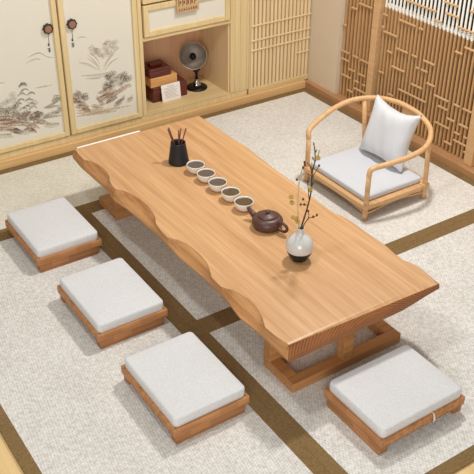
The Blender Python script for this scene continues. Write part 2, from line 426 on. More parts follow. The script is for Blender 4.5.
# ink landscape strokes
def painting(door, name, seed, jobs):
    R = random.Random(seed)
    bm = B(); cl = bm.loops.layers.float_color.new('ink')
    st = {'n': 0}
    def poly(pts, col, al):
        st['n'] += 1
        y = YC + 0.0029 - (st['n'] % 40) * 0.00003
        f = bm.faces.new([bm.verts.new((p[0], y, p[1])) for p in pts])
        c = srgb(*col)
        for l in f.loops: l[cl] = (c[0], c[1], c[2], al)
    def blade(x, z, ln, ang, w, col, al):
        dx, dz = math.cos(ang), math.sin(ang)
        poly([(x, z), (x + dx * ln * .4 - dz * w, z + dz * ln * .4 + dx * w), (x + dx * ln, z + dz * ln), (x + dx * ln * .4 + dz * w, z + dz * ln * .4 - dx * w)], col, al)
    def ribbon(pts, w, col, al):
        P = catmull([(p[0], 0, p[1]) for p in pts], 5)
        for i in range(len(P) - 1):
            t0, t1 = i / (len(P) - 1), (i + 1) / (len(P) - 1)
            w0 = w * (0.25 + math.sin(PI * t0)); w1 = w * (0.25 + math.sin(PI * t1))
            poly([(P[i].x, P[i].z - w0), (P[i + 1].x, P[i + 1].z - w1), (P[i + 1].x, P[i + 1].z + w1), (P[i].x, P[i].z + w0)], col, al)
    for j in jobs:
        k = j[0]
        if k == 'arch':        # drooping bamboo-like leaf sprays
            for (x, z) in j[1]:
                for q in range(9):
                    a = PI * (-0.02 + q / 8 * 1.04) ; s = 1 if q > 4 else -1
                    ang = -PI / 2 + (q - 4) * 0.21
                    blade(x + (q - 4) * .0042, z + .010 - (q - 4) ** 2 * .0009, j[2] * R.uniform(.45, .9), ang, .0026, j[3], j[4])
        elif k == 'tuft':      # leafy shrubs: many short dabs
            for (x, z) in j[1]:
                for q in range(4):       # soft wash under the dabs
                    rr = j[2] * (1.25 - q * .25); ph = R.uniform(0, 6)
                    poly([(x + rr * math.cos(a * PI / 8) * (1 + .15 * math.sin(3 * a * PI / 8 + ph)), z + .75 * rr * math.sin(a * PI / 8)) for a in range(16)], [int(v + (225 - v) * .35) for v in j[3]], j[4] * .16)
                for q in range(j[5]):
                    a = R.uniform(0, 2 * PI); r = j[2] * math.sqrt(R.random())
                    c = [v + R.randint(-18, 18) for v in j[3]]
                    blade(x + r * math.cos(a), z + r * .8 * math.sin(a), R.uniform(.007, .014), R.uniform(.2, PI - .2), R.uniform(.0018, .0036), [max(0, min(255, v)) for v in c], j[4] * R.uniform(.3, .75))
        elif k == 'line':
            for L_ in j[1]:
                ribbon(L_, j[2], j[3], j[4])
        elif k == 'rock':      # layered contour strokes with a wash under them
            for L_ in j[1]:
                ribbon([(p[0], p[1] - .010) for p in L_], .016, [int(v + (225 - v) * .3) for v in j[3]], j[4] * .6)
                for q in range(6):
                    o = R.uniform(-.014, .012); dx = R.uniform(-.02, .02); t = R.random()
                    a, b_ = L_[0], L_[-1]; m_ = L_[1]
                    s = R.uniform(.25, .6); u = R.uniform(0, 1 - s)
                    def at(v):
                        return (a[0] * (1 - v) + b_[0] * v, (1 - v) ** 2 * a[1] + 2 * v * (1 - v) * m_[1] + v * v * b_[1] + o)
                    ribbon([at(u), at(u + s / 2), at(u + s)], R.uniform(.0015, .004), [int(v * R.uniform(.6, .95)) for v in j[3]], j[4] * R.uniform(.4, .9))
    o = obj(name, bm, M['inkwash'], door)
    return o
painting(d1, 'ink_painting', 3, [
    ('line', [[(1.787, .731), (1.83, .745), (1.877, .749), (1.926, .713), (1.978, .696)]], .003, (170, 165, 155), .8),
    ('line', [[(1.777, .70), (1.845, .715), (1.884, .70)], [(1.811, .516), (1.874, .512), (1.94, .51)], [(1.50, .60), (1.56, .605), (1.62, .60)]], .005, (200, 192, 180), .6),
    ('line', [[(1.866, .363), (1.921, .371), (1.98, .392)], [(1.855, .36), (1.908, .355), (1.975, .35)], [(1.834, .283), (1.889, .285), (1.98, .272)]], .008, (176, 164, 146), .75),
    ('tuft', [(1.953, .413), (1.968, .398), (1.94, .392)], .022, (138, 126, 104), .7, 22),
    ('tuft', [(1.891, .302), (1.924, .304), (1.951, .303), (1.863, .297), (1.97, .32)], .020, (138, 126, 104), .75, 24),
    ('tuft', [(1.597, .456), (1.654, .463), (1.656, .50), (1.618, .467), (1.675, .432), (1.798, .412), (1.55, .45)], .026, (172, 166, 150), .6, 24),
    ('tuft', [(1.50, .44), (1.53, .42), (1.561, .422), (1.578, .402), (1.636, .414), (1.662, .413), (1.606, .406)], .026, (124, 112, 90), .75, 30),
    ('tuft', [(1.50, .40), (1.54, .39), (1.60, .385), (1.64, .38)], .024, (130, 118, 98), .7, 30),
    ('tuft', [(1.655, .364), (1.693, .341), (1.726, .349), (1.742, .312), (1.778, .306), (1.818, .32), (1.70, .315), (1.798, .292), (1.66, .335)], .030, (122, 94, 66), .85, 44),
    ('tuft', [(1.735, .35), (1.76, .34), (1.81, .33)], .022, (168, 122, 90), .8, 20),
    ('tuft', [(1.80, .335), (1.825, .32)], .02, (82, 72, 54), .85, 20),
    ('line', [[(1.735, .565), (1.728, .493), (1.725, .43), (1.724, .349)], [(1.782, .491), (1.758, .433), (1.732, .374)]], .0018, (70, 70, 62), .95),
    ('arch', [(1.733, .560), (1.74, .525), (1.716, .500), (1.782, .491), (1.706, .462), (1.761, .450), (1.686, .439), (1.772, .416), (1.739, .405), (1.712, .396), (1.782, .389)], .036, (78, 78, 66), .8),
    ('arch', [(1.735, .570), (1.728, .562), (1.741, .562)], .018, (58, 58, 50), .85),
    ('rock', [[(1.50, .379), (1.603, .364), (1.65, .328)], [(1.50, .345), (1.60, .335), (1.70, .30)], [(1.50, .315), (1.638, .31), (1.716, .275)], [(1.50, .29), (1.602, .282), (1.669, .243)],
              [(1.686, .288), (1.747, .272), (1.812, .231)], [(1.702, .25), (1.753, .232), (1.787, .204)], [(1.77, .283), (1.833, .272), (1.889, .241)]], 0, (176, 136, 100), .95),
    ('rock', [[(1.60, .262), (1.649, .248), (1.677, .222)], [(1.62, .27), (1.65, .255), (1.69, .235)]], 0, (92, 58, 40), .95),
    ('rock', [[(1.50, .243), (1.584, .235), (1.624, .218)], [(1.647, .237), (1.709, .226), (1.774, .232)], [(1.84, .235), (1.90, .228), (1.96, .223)]], 0, (196, 180, 156), .7),
])
painting(d2, 'ink_painting', 5, [
    ('line', [[(2.209, .646), (2.267, .586), (2.298, .523)], [(2.227, .683), (2.284, .616), (2.301, .558)], [(2.441, .666), (2.371, .612), (2.322, .553)], [(2.443, .597), (2.375, .57), (2.326, .517)], [(2.215, .665), (2.27, .60), (2.30, .54)], [(2.42, .64), (2.36, .59), (2.32, .53)]], .006, (206, 194, 176), .7),
    ('line', [[(2.143, .626), (2.211, .598), (2.285, .54)], [(2.147, .529), (2.275, .507), (2.377, .506)], [(2.18, .50), (2.27, .485), (2.33, .49)]], .007, (206, 200, 186), .7),
    ('line', [[(2.147, .795), (2.189, .798), (2.222, .785)]], .003, (190, 184, 172), .8),
    ('line', [[(2.307, .625), (2.306, .57), (2.304, .508)]], .004, (240, 238, 230), .9),
    ('tuft', [(2.25, .705), (2.29, .677), (2.373, .721), (2.348, .685), (2.423, .711), (2.38, .638), (2.329, .635), (2.261, .669), (2.427, .669), (2.30, .65), (2.40, .69)], .026, (176, 160, 138), .6, 24),
    ('tuft', [(2.35, .715), (2.28, .69), (2.36, .66)], .016, (140, 124, 104), .7, 12),
    ('tuft', [(2.36, .474), (2.39, .489), (2.348, .427), (2.401, .437), (2.44, .456), (2.478, .462), (2.49, .424), (2.443, .405), (2.376, .399), (2.513, .426), (2.33, .41), (2.47, .44)], .030, (128, 108, 80), .75, 34),
    ('tuft', [(2.36, .46), (2.375, .43), (2.36, .40), (2.345, .485)], .018, (74, 62, 46), .85, 18),
    ('tuft', [(2.115, .407), (2.09, .388), (2.132, .378), (2.166, .355), (2.162, .375), (2.084, .36), (2.11, .35)], .026, (122, 90, 62), .8, 34),
    ('rock', [[(2.073, .363), (2.128, .336), (2.189, .299)], [(2.083, .318), (2.14, .311), (2.194, .269)], [(2.246, .358), (2.278, .306), (2.314, .29)], [(2.263, .382), (2.322, .383), (2.382, .39)],
              [(2.272, .315), (2.364, .344), (2.47, .356)], [(2.25, .34), (2.33, .35), (2.41, .38)]], 0, (164, 122, 84), .95),
    ('rock', [[(2.314, .29), (2.361, .308), (2.414, .318)], [(2.379, .253), (2.426, .271), (2.474, .303)], [(2.13, .29), (2.17, .28), (2.20, .265)]], 0, (120, 86, 58), .9),
    ('rock', [[(2.204, .296), (2.253, .269), (2.297, .265)], [(2.41, .362), (2.472, .377), (2.533, .378)], [(2.479, .265), (2.526, .276), (2.54, .285)]], 0, (198, 164, 126), .85),
    ('line', [[(2.085, .265), (2.205, .237), (2.522, .217)], [(2.089, .237), (2.263, .222), (2.398, .203)], [(2.085, .286), (2.164, .262), (2.251, .247)]], .010, (206, 182, 146), .6),
])

# carved wooden pull plate hanging over the drawers
bm = B()
px0, px1, pz0, pz1 = 2.912, 3.092, 0.835, 1.03
box(bm, px0, px1, YC - 0.026, YC - 0.0125, pz0, pz1, 0.002, 0)
yf = YC - 0.0264
R = random.Random(4)
for i in range(8):                                     # lower row of small carved marks
    x = px0 + 0.014 + i * 0.0195
    box(bm, x, x + 0.011, yf, yf + .001, pz0 + 0.014, pz0 + 0.026 + R.uniform(-.004, .004), mi=1)
    box(bm, x + .003, x + 0.008, yf - .0005, yf + .001, pz0 + 0.028, pz0 + 0.034, mi=1)
for i in range(5):
    x = px0 + 0.012 + i * 0.032
    box(bm, x, x + 0.007, yf, yf + .001, pz0 + 0.048, pz1 - 0.014, mi=1)
    box(bm, x + .010, x + 0.022, yf, yf + .001, pz0 + 0.052 + R.uniform(0, .02), pz0 + 0.085, mi=1)
    box(bm, x + .010, x + 0.018, yf, yf + .001, pz0 + 0.10, pz0 + 0.15 + R.uniform(0, .02), mi=1)
pull = obj('pull_plate', bm, [M['carved'], M['carvedark']], dr2)
pull['label'] = 'carved brown wooden pull plate'

# ------------------------------------------------------------------ back lattice
lat = thing('slatted_wall_panel', 'pale wooden slatted panel in the far corner beside the niche', 'screen', (0, 0, 0))
lx0, lx1 = 3.553, 4.147
bm = B(); box(bm, lx0, lx1, YC + 0.022, YC + 0.04, 0.058, CT); obj('backing', bm, M['back_b'], lat)
bm = B()
box(bm, lx0, lx0 + 0.012, YC - .003, YC + 0.022, 0.058, CT, 0.002)
box(bm, lx0 + 0.012, lx1, YC - .003, YC + 0.022, 0.058, 0.102, 0.002)
box(bm, lx0 + 0.012, lx1, YC - .003, YC + 0.022, CT - 0.04, CT, 0.002)
obj('frame', bm, M['cab_h'], lat)
for i in range(16):
    x = lx0 + 0.030 + i * 0.0362
    bm = B(); box(bm, x - 0.0115, x + 0.0115, YC + 0.002, YC + 0.0215, 0.1025, CT - 0.041, 0.002)
    obj('slat', bm, M['slat_b'], lat)
for z in (0.612, 0.495, 0.416, 1.25, 1.35):
    bm = B(); box(bm, lx0 + 0.0125, lx1 - 0.002, YC - 0.007, YC + 0.0015, z - 0.006, z + 0.006, 0.002)
    obj('rail', bm, M['slat_b'], lat)
bm = B(); box(bm, 4.012, 4.140, YC - 0.007, YC + 0.0015, 0.303, 0.315, 0.002); obj('rail', bm, M['slat_b'], lat)

# ------------------------------------------------------------------ right wall screens
S1 = [(4.795, 4.753, .622), (4.712, 4.647, .775), (4.632, 4.487, .828), (4.791, 4.695, .417), (4.784, 4.692, .355), (4.654, 4.586, .417), (4.568, 4.469, .413), (4.695, 4.612, .297), (4.579, 4.491, .297), (4.772, 4.652, .228), (4.603, 4.558, .228), (4.516, 4.484, .226), (4.611, 4.461, .167), (4.69, 4.617, .124)]
S2 = [(4.16, 3.867, .977), (3.811, 3.685, 1.061), (3.788, 3.662, .994), (3.876, 3.805, .922), (3.669, 3.517, .934), (3.582, 3.50, 1.062), (4.37, 4.321, .822), (4.37, 4.341, .73), (4.208, 4.038, .827), (4.005, 3.962, .825), (4.349, 4.201, .701), (4.289, 4.231, .571), (4.197, 4.079, .62), (4.04, 3.986, .62), (3.926, 3.815, .619), (4.227, 4.09, .475), (3.655, 3.589, .77), (3.581, 3.43, .822), (4.353, 4.297, .393), (3.985, 3.955, .547), (3.937, 3.872, .548), (4.013, 3.9, .414), (3.866, 3.789, .472), (3.782, 3.642, .413), (4.13, 3.848, .33), (4.231, 4.173, .257), (3.734, 3.64, .35), (3.595, 3.54, .414), (3.513, 3.43, .414), (3.637, 3.564, .295), (3.523, 3.441, .295), (3.742, 3.599, .225), (3.554, 3.501, .222), (3.467, 3.433, .222), (3.551, 3.43, .165), (3.628, 3.557, .12), (3.445, 3.42, .118),
      (4.05, 3.88, 1.20), (3.75, 3.62, 1.30), (4.3, 4.1, 1.42), (3.6, 3.45, 1.55)]
ZB = 0.872
def screen(label, y0, y1, n, rails, upper):
    t = thing('lattice_screen', label, 'screen', (0, 0, 0))
    xs = 4.182
    bm = B(); box(bm, xs + 0.040, xs + 0.052, y0, y1, 0.05, ZB if upper else CT); obj('backing', bm, M['back_r'], t)
    st = (y1 - y0) / n
    for i in range(n):
        y = y0 + (i + .5) * st
        zt = ZB if upper else CT
        bm = B(); box(bm, xs, xs + 0.018, y - 0.0088, y + 0.0088, 0.0505, zt, 0.002, 0)
        if upper: box(bm, xs, xs + 0.006, y - 0.0085, y + 0.0085, zt + .0005, CT, 0.001, 1)
        obj('slat', bm, [M['slat_r'], M['slat_w']], t)
    for a, b_, z in rails:
        bm = B(); box(bm, xs - 0.011, xs - 0.0005, min(a, b_), max(a, b_), z - 0.0065, z + 0.0065, 0.002)
        obj('rail', bm, M['rail_r'], t)
    if upper:
        bm = B()
        box(bm, xs + 0.0185, xs + 0.052, y0, y1, ZB + 0.0005, ZB + 0.022, 0.002)
        obj('white_ledge', bm, M['slat_w'], t)
    return t
screen('narrow brown slatted screen between plaster wall and first post', 4.452, 4.798, 9, S1, False)
screen('wide brown slatted screen with white upper bars behind the armchair', 3.415, 4.372, 27, S2, True)
def post(y0, y1, label):
    bm = B(); box(bm, 4.150, 4.24, y0, y1, 0.0505, CT, 0.003)
    tag(obj('wooden_post', bm, M['rail_r']), label, 'post')
post(4.388, 4.450, 'square wooden post between the narrow and the wide slatted screens')
post(3.340, 3.412, 'square wooden post at the right edge of the wide slatted screen')
# window behind the upper part
bm = B(); box(bm, 4.262, 4.275, 2.0, 4.38, 0.882, WH); w = struct('window_1', bm, M['darkglass'])
bm = B()
box(bm, 4.20, 4.26, 2.0, 3.338, 0.05, 0.88, 0.003, 1); box(bm, 4.20, 4.26, 2.0, 3.338, 0.881, CT, .003)
obj('window_frame', bm, [M['slat_w'], M['slat_r']], w)

# ------------------------------------------------------------------ low table
def lerp_tab(T, y):
    T = sorted(T)
    if y <= T[0][0]: return T[0][1]
    if y >= T[-1][0]: return T[-1][1]
    for i in range(len(T) - 1):
        if T[i][0] <= y <= T[i + 1][0]:
            t = (y - T[i][0]) / (T[i + 1][0] - T[i][0]); return T[i][1] + (T[i + 1][1] - T[i][1]) * t
LT = [(4.44, 1.765), (4.36, 1.752), (4.27, 1.750), (4.24, 1.776), (4.19, 1.794), (4.12, 1.802), (4.05, 1.797), (4.0, 1.785), (3.96, 1.765), (3.90, 1.752), (3.85, 1.750), (3.82, 1.775), (3.76, 1.800), (3.68, 1.814), (3.60, 1.816), (3.52, 1.806), (3.46, 1.790), (3.41, 1.765), (3.33, 1.752), (3.253, 1.748), (3.21, 1.78), (3.15, 1.804), (3.05, 1.810), (2.949, 1.800), (2.88, 1.775), (2.83, 1.752), (2.74, 1.750), (2.70, 1.775), (2.656, 1.793), (2.59, 1.806), (2.528, 1.805), (2.45, 1.785), (2.38, 1.752), (2.30, 1.756), (2.20, 1.775)]
LO = [(4.44, 1.745), (4.3, 1.733), (3.95, 1.742), (3.84, 1.724), (3.7, 1.742), (3.4, 1.753), (3.15, 1.744), (2.9, 1.757), (2.72, 1.754), (2.55, 1.730), (2.4, 1.742), (2.2, 1.742)]
RT = [(4.44, 2.655), (4.2, 2.661), (4.04, 2.658), (3.9, 2.669), (3.76, 2.656), (3.58, 2.647), (3.38, 2.644), (3.1, 2.630), (2.99, 2.626), (2.93, 2.645), (2.87, 2.650), (2.7, 2.648), (2.58, 2.649), (2.50, 2.636), (2.44, 2.633), (2.39, 2.652), (2.35, 2.659), (2.27, 2.650), (2.20, 2.640)]
TZ, TBZ = 0.385, 0.315
tbl = thing('low_table', 'long low wooden slab table with wavy live edge', 'table', (0, 0, 0))
bm = B()
rows = []
NY = 190; Y0, Y1 = 2.214, 4.442
for i in range(NY + 1):
    y = Y0 + (Y1 - Y0) * i / NY
    e = min(i, NY - i)
    dz = {0: 0.008, 1: 0.0015}.get(e, 0)
    if e == 0: y += 0
    lt, lo, rt = lerp_tab(LT, y), lerp_tab(LO, y), lerp_tab(RT, y)
    if e == 0: pass
    ro = rt + 0.012
    pr = [(lo + 0.010, TBZ), (lo + 0.001, TBZ + 0.010), (lo, TBZ + 0.022), (lt, TZ - dz)]
    for k in range(1, 8): pr.append((lt + (rt - lt) * k / 8, TZ - dz))
    pr += [(rt, TZ - dz), (ro, TZ - 0.010), (ro, TZ - 0.034), (ro - 0.08, TBZ + 0.026), (ro - 0.17, TBZ + 0.010), (ro - 0.24, TBZ)]
    rows.append([bm.verts.new((x, y + ((0.014 - 0.030 * (x - lt) / (rt - lt) if z > TZ - .03 else -0.022) if i == 0 else 0), z)) for x, z in pr])
n = len(rows[0])
for i in range(NY):
    A, C_ = rows[i], rows[i + 1]
    for k in range(n):
        k2 = (k + 1) % n
        f = bm.faces.new((A[k], A[k2], C_[k2], C_[k]))
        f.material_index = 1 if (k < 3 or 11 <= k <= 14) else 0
for r_ in (rows[0], rows[-1]):
    f = bm.faces.new(r_); f.material_index = 2
obj('tabletop', bm, [M['table'], M['table_facet'], M['endgrain']], tbl)

def table_frame(y_out, y_in):
    """bottom ring lying on the mat; two posts at the inner end, one in the middle of the outer rail"""
    x0, x1 = 1.855, 2.535
    a, b_ = sorted((y_out, y_in)); rw = 0.052; h = 0.058
    s = 1 if y_in > y_out else -1
    fr = B()
    yo0, yo1 = sorted((y_out, y_out + s * rw)); yi0, yi1 = sorted((y_in, y_in - s * rw))
    box(fr, x0, x1, yo0, yo1, 0.001, h, 0.002)
    box(fr, x0, x1, yi0, yi1, 0.001, h, 0.002)
    box(fr, x0, x0 + 0.062, a + rw + .0003, b_ - rw - .0003, 0.001, h - .0005, 0.002)
    box(fr, x1 - 0.062, x1, a + rw + .0003, b_ - rw - .0003, 0.001, h - .0005, 0.002)
    obj('foot_frame', fr, M['table_base'], tbl)
    for (xa, xb, ya, yb) in ((x0, x0 + 0.068, yi0, yi1), (x1 - 0.068, x1, yi0, yi1), (2.156, 2.216, yo0, yo1)):
        q = B(); box(q, xa, xb, ya, yb, h, TBZ, 0.002); obj('leg', q, M['table_base'], tbl)
table_frame(2.285, 2.525)
table_frame(4.350, 4.110)
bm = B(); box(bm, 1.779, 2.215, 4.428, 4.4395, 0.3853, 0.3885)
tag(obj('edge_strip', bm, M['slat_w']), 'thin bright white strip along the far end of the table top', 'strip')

# ------------------------------------------------------------------ floor seats
def make_seat():
    t = thing('floor_seat', 'x', 'floor seat', (0, 0, 0), 0, 'wooden floor seats')
    W_, D_ = 0.395, 0.505
    bm = B()
    box(bm, -W_ / 2, W_ / 2, -D_ / 2, D_ / 2, 0.048, 0.080, 0.002)       # tray board
    for x in (-1, 1): box(bm, min(x * W_ / 2, x * (W_ / 2 - .014)), max(x * W_ / 2, x * (W_ / 2 - .014)), -D_ / 2, D_ / 2, 0.0805, 0.094, 0.002)
    for y in (-1, 1): box(bm, -W_ / 2 + .0145, W_ / 2 - .0145, min(y * D_ / 2, y * (D_ / 2 - .014)), max(y * D_ / 2, y * (D_ / 2 - .014)), 0.0805, 0.094, 0.002)
    obj('tray', bm, M['stool_front'], t)
    for s in (-1, 1):
        bm = B(); y = s * (D_ / 2 - 0.002)
        box(bm, -W_ / 2 + 0.010, W_ / 2 - 0.024, min(y, y - s * 0.05), max(y, y - s * 0.05), 0.001, 0.0478, 0.002)
        obj('runner', bm, M['stool_front'], t)
    return t
def pad_bm(w, d, h, r=0.022, z=0.0, dome=0.008, seed=1):
    """soft pad: superellipse outline, rounded rim, slight puckers"""
    bm = B(); n = 72; R = random.Random(seed); ph = [R.uniform(0, 6) for _ in range(4)]
    def ring(inset, zz, wob=0, f=1.0):
        hw, hd = (w / 2 - inset) * f, (d / 2 - inset) * f; rc = 0.020 * f
        P = []
        for cx_, cy_, a0 in ((hw - rc, hd - rc, 0), (-hw + rc, hd - rc, 90), (-hw + rc, -hd + rc, 180), (hw - rc, -hd + rc, 270)):
            arc = [(cx_ + rc * math.cos(math.radians(a0 + 15 * q)), cy_ + rc * math.sin(math.radians(a0 + 15 * q))) for q in range(7)]
            P.append(arc)
        out = []
        for i in range(4):
            out += P[i]
            p, q = P[i][-1], P[(i + 1) % 4][0]
            for j in range(1, 12): out.append((p[0] + (q[0] - p[0]) * j / 12, p[1] + (q[1] - p[1]) * j / 12))
        res = []
        for x, y in out:
            a = math.atan2(y, x); m = wob * (math.sin(5 * a + ph[0]) + .6 * math.sin(11 * a + ph[1]))
            res.append(bm.verts.new((x, y, zz + m)))
        return res
    n = 72
    L_ = [ring(0.010, z), ring(0.002, z + .006, .0006), ring(0.0, z + h * .45, .0008), ring(0.0005, z + h * .70, .0008), ring(0.0015, z + h * .90, .0005), ring(0.005, z + h * .97), ring(0.012, z + h)]
    for f in (0.75, 0.5, 0.25):
        L_.append(ring(0.012, z + h + dome * (1 - f * f), 0, f))
    for i in range(len(L_) - 1):
        for k in range(n):
            fc = bm.faces.new((L_[i][k], L_[i][(k + 1) % n], L_[i + 1][(k + 1) % n], L_[i + 1][k])); fc.smooth = True
    f = bm.faces.new(L_[-1]); f.smooth = True
    bm.faces.new(L_[0])
    return bm
seat0 = make_seat()
seat_spots = [
    (1.432, 4.092, 0, 'square wooden floor seat tray nearest the painted cabinet doors', 'pale grey square seat pad on the floor seat nearest the cabinet doors'),
    (1.428, 3.312, 0, 'square wooden floor seat tray in the middle of the row of three', 'pale grey square seat pad on the middle floor seat of the row of three'),
    (1.424, 2.556, 0, 'square wooden floor seat tray at the near end of the row of three', 'pale grey square seat pad on the nearest floor seat of the row of three'),
    (2.188, 1.960, PI / 2, 'wooden floor seat tray on its own in front of the near table end', 'pale grey square seat pad in front of the near table end, with a tie'),
]
pad0 = obj('seat_pad', pad_bm(0.374, 0.484, 0.064, dome=0.004), M['fabric'])
pad0['group'] = 'grey seat pads'; pad0['category'] = 'cushion'
for i, (x, y, rz, l1, l2) in enumerate(seat_spots):
    if i == 0:
        s = seat0; s.location = (x, y, 0); s['label'] = l1; p = pad0
    else:
        s = dup(seat0, (x, y, 0), rz, l1); p = dup(pad0, (0, 0, 0), rz)
    p['label'] = l2; p.location = (x, y, 0.0808); p.rotation_euler = (0, 0, rz)
    last = p
# cotton tie of the fourth pad, looped over the tray edge (pad axes are turned by 90 degrees)
bm = B()
tube(bm, catmull([(-0.186, -0.050, 0.016), (-0.199, -0.050, 0.018), (-0.203, -0.051, -0.002), (-0.203, -0.054, -0.026), (-0.198, -0.058, -0.030), (-0.203, -0.060, -0.020), (-0.202, -0.052, 0.012)], 5), 0.0028, 6)
obj('tie', bm, M['strap'], last)

# ------------------------------------------------------------------ armchair without tall legs
ch = thing('low_armchair', 'low wooden floor armchair with short legs and a round bent arm rail', 'chair', (3.405, 3.575, 0))
cx0, cx1, cy0, cy1 = -0.255, 0.255, -0.300, 0.300
bm = B(); sz0, sz1 = 0.078, 0.112; fw = 0.045; ov = 0.018
box(bm, cx0 - ov, cx0 + fw, cy0 - ov, cy1 + ov, sz0, sz1, 0.004)
box(bm, cx1 - fw, cx1 + ov, cy0 - ov, cy1 + ov, sz0, sz1, 0.004)
box(bm, cx0 + fw + .0005, cx1 - fw - .0005, cy0 - ov, cy0 + fw, sz0, sz1, 0.004)
box(bm, cx0 + fw + .0005, cx1 - fw - .0005, cy1 - fw, cy1 + ov, sz0, sz1, 0.004)
box(bm, cx0 + fw, cx1 - fw, cy0 + fw, cy1 - fw, sz0 + .008, sz1 - .006)
obj('seat_frame', bm, M['chair'], ch)
ARM = [(-0.250, -0.297, 0.315), (-0.247, -0.300, 0.346), (-0.225, -0.306, 0.363), (-0.13, -0.328, 0.374), (0.02, -0.350, 0.390), (0.17, -0.336, 0.416), (0.288, -0.245, 0.452), (0.345, -0.10, 0.478), (0.354, 0.02, 0.488),
       (0.340, 0.14, 0.492), (0.275, 0.265, 0.488), (0.160, 0.350, 0.470), (0.02, 0.375, 0.436), (-0.12, 0.350, 0.402), (-0.225, 0.318, 0.374), (-0.250, 0.302, 0.350), (-0.252, 0.297, 0.32)]
arm = catmull(ARM, 8)
bm = B(); tube(bm, arm, 0.0172, 12); obj('arm_rail', bm, M['chair'], ch)
def leg(x, y, top, tx=None, ty=None):
    q = B(); tx = x if tx is None else tx; ty = y if ty is None else ty
    tube(q, [(x, y, 0.001), (x, y, 0.04), (x, y, sz1), ((x + tx) / 2, (y + ty) / 2, (sz1 + top) / 2), (tx, ty, top)], [0.017, 0.0185, 0.0160, 0.0158, 0.0160], 14)
    obj('leg', q, M['chair'], ch)
for s in (-1, 1):
    leg(-0.250, s * 0.297, 0.325)
    leg(0.250, s * 0.297, 0.432 + (0.036 if s > 0 else 0), 0.222, s * (0.304 if s < 0 else 0.312))
# curved brackets under the seat
for pts in ([(-0.25, -0.285, 0.05), (-0.25, -0.15, 0.066), (-0.25, 0, 0.070), (-0.25, 0.15, 0.066), (-0.25, 0.285, 0.05)],
            [(0.25, -0.285, 0.05), (0.25, 0, 0.069), (0.25, 0.285, 0.05)],
            [(-0.235, -0.297, 0.044), (-0.14, -0.297, 0.052), (-0.05, -0.297, 0.067), (0.06, -0.297, 0.067), (0.14, -0.297, 0.055), (0.235, -0.297, 0.050)],
            [(-0.235, 0.297, 0.044), (0, 0.297, 0.067), (0.235, 0.297, 0.050)]):
    q = B(); tube(q, catmull(pts, 6), 0.0075, 8); obj('stretcher', q, M['chair'], ch)
# back splat: tapered bent board
q = B(); sp = []
for i in range(9):
    t = i / 8; x = 0.262 + 0.088 * t + 0.012 * math.sin(PI * t); z = sz1 - .004 + (0.484 - sz1) * t; wv = 0.052 + 0.012 * t
    sp.append([q.verts.new((x + a, b_, z)) for a, b_ in ((-0.006, -wv), (-0.006, wv), (0.006, wv), (0.006, -wv))])
for i in range(8):
    for k in range(4): q.faces.new((sp[i][k], sp[i][(k + 1) % 4], sp[i + 1][(k + 1) % 4], sp[i + 1][k]))
q.faces.new(sp[0]); q.faces.new(sp[-1])
obj('back_splat', q, M['chair'], ch)
pad = obj('seat_cushion', pad_bm(0.475, 0.560, 0.040, dome=0.006, seed=5), M['fabric_w'])
tag(pad, 'thin white seat cushion on the wooden armchair', 'cushion'); pad.location = (3.40, 3.575, sz1 + 0.0012)

# throw pillow leaning against the back
def pillow():
    bm = B(); N = 26; w = 0.422; d = 0.402
    grid = {}
    def P(u, v, s):
        # pinched corners, concave sides
        px = u * (1 - 0.16 * (1 - v * v) ** 1.0 * (abs(u) ** 2)); pz = v * (1 - (0.26 if v > 0 else 0.14) * (1 - u * u) * (abs(v) ** 2))
        th = 0.068 * ((1 - u ** 4) * (1 - v ** 4)) ** 0.6
        th *= 1 + 0.05 * math.sin(5 * u + 2 * v) + 0.05 * math.sin(4 * v - 3 * u)
        th += 0.004 * math.sin(14 * u + 5 * v) * (1 - abs(u)) * abs(v) 
        return (px * w / 2, s * max(th, 0), pz * d / 2)
    for s in (-1, 1):
        for i in range(N + 1):
            for j in range(N + 1):
                u, v = -1 + 2 * i / N, -1 + 2 * j / N
                edge = i in (0, N) or j in (0, N)
                if s == 1 and edge: grid[(1, i, j)] = grid[(-1, i, j)]
                else: grid[(s, i, j)] = bm.verts.new(P(u, v, s))
        for i in range(N):
            for j in range(N):
                f = bm.faces.new([grid[(s, a, b_)] for a, b_ in ((i, j), (i + 1, j), (i + 1, j + 1), (i, j + 1))]); f.smooth = True
    return bm
pl = obj('throw_pillow', pillow(), M['pillow'])
tag(pl, 'pale square pillow leaning against the back of the armchair', 'pillow')
# local x = width, local z = up, local y = thickness
ux = Vector((0.01, -1, 0.0)).normalized()
upv = Vector((0.30, 0.035, 1.0)).normalized()
nn = upv.cross(ux).normalized(); upv = ux.cross(nn).normalized()
mw = Matrix((( ux.x, nn.x, upv.x, 0), (ux.y, nn.y, upv.y, 0), (ux.z, nn.z, upv.z, 0), (0, 0, 0, 1)))
pl.matrix_world = Matrix.Translation((3.598, 3.594, 0.353)) @ mw

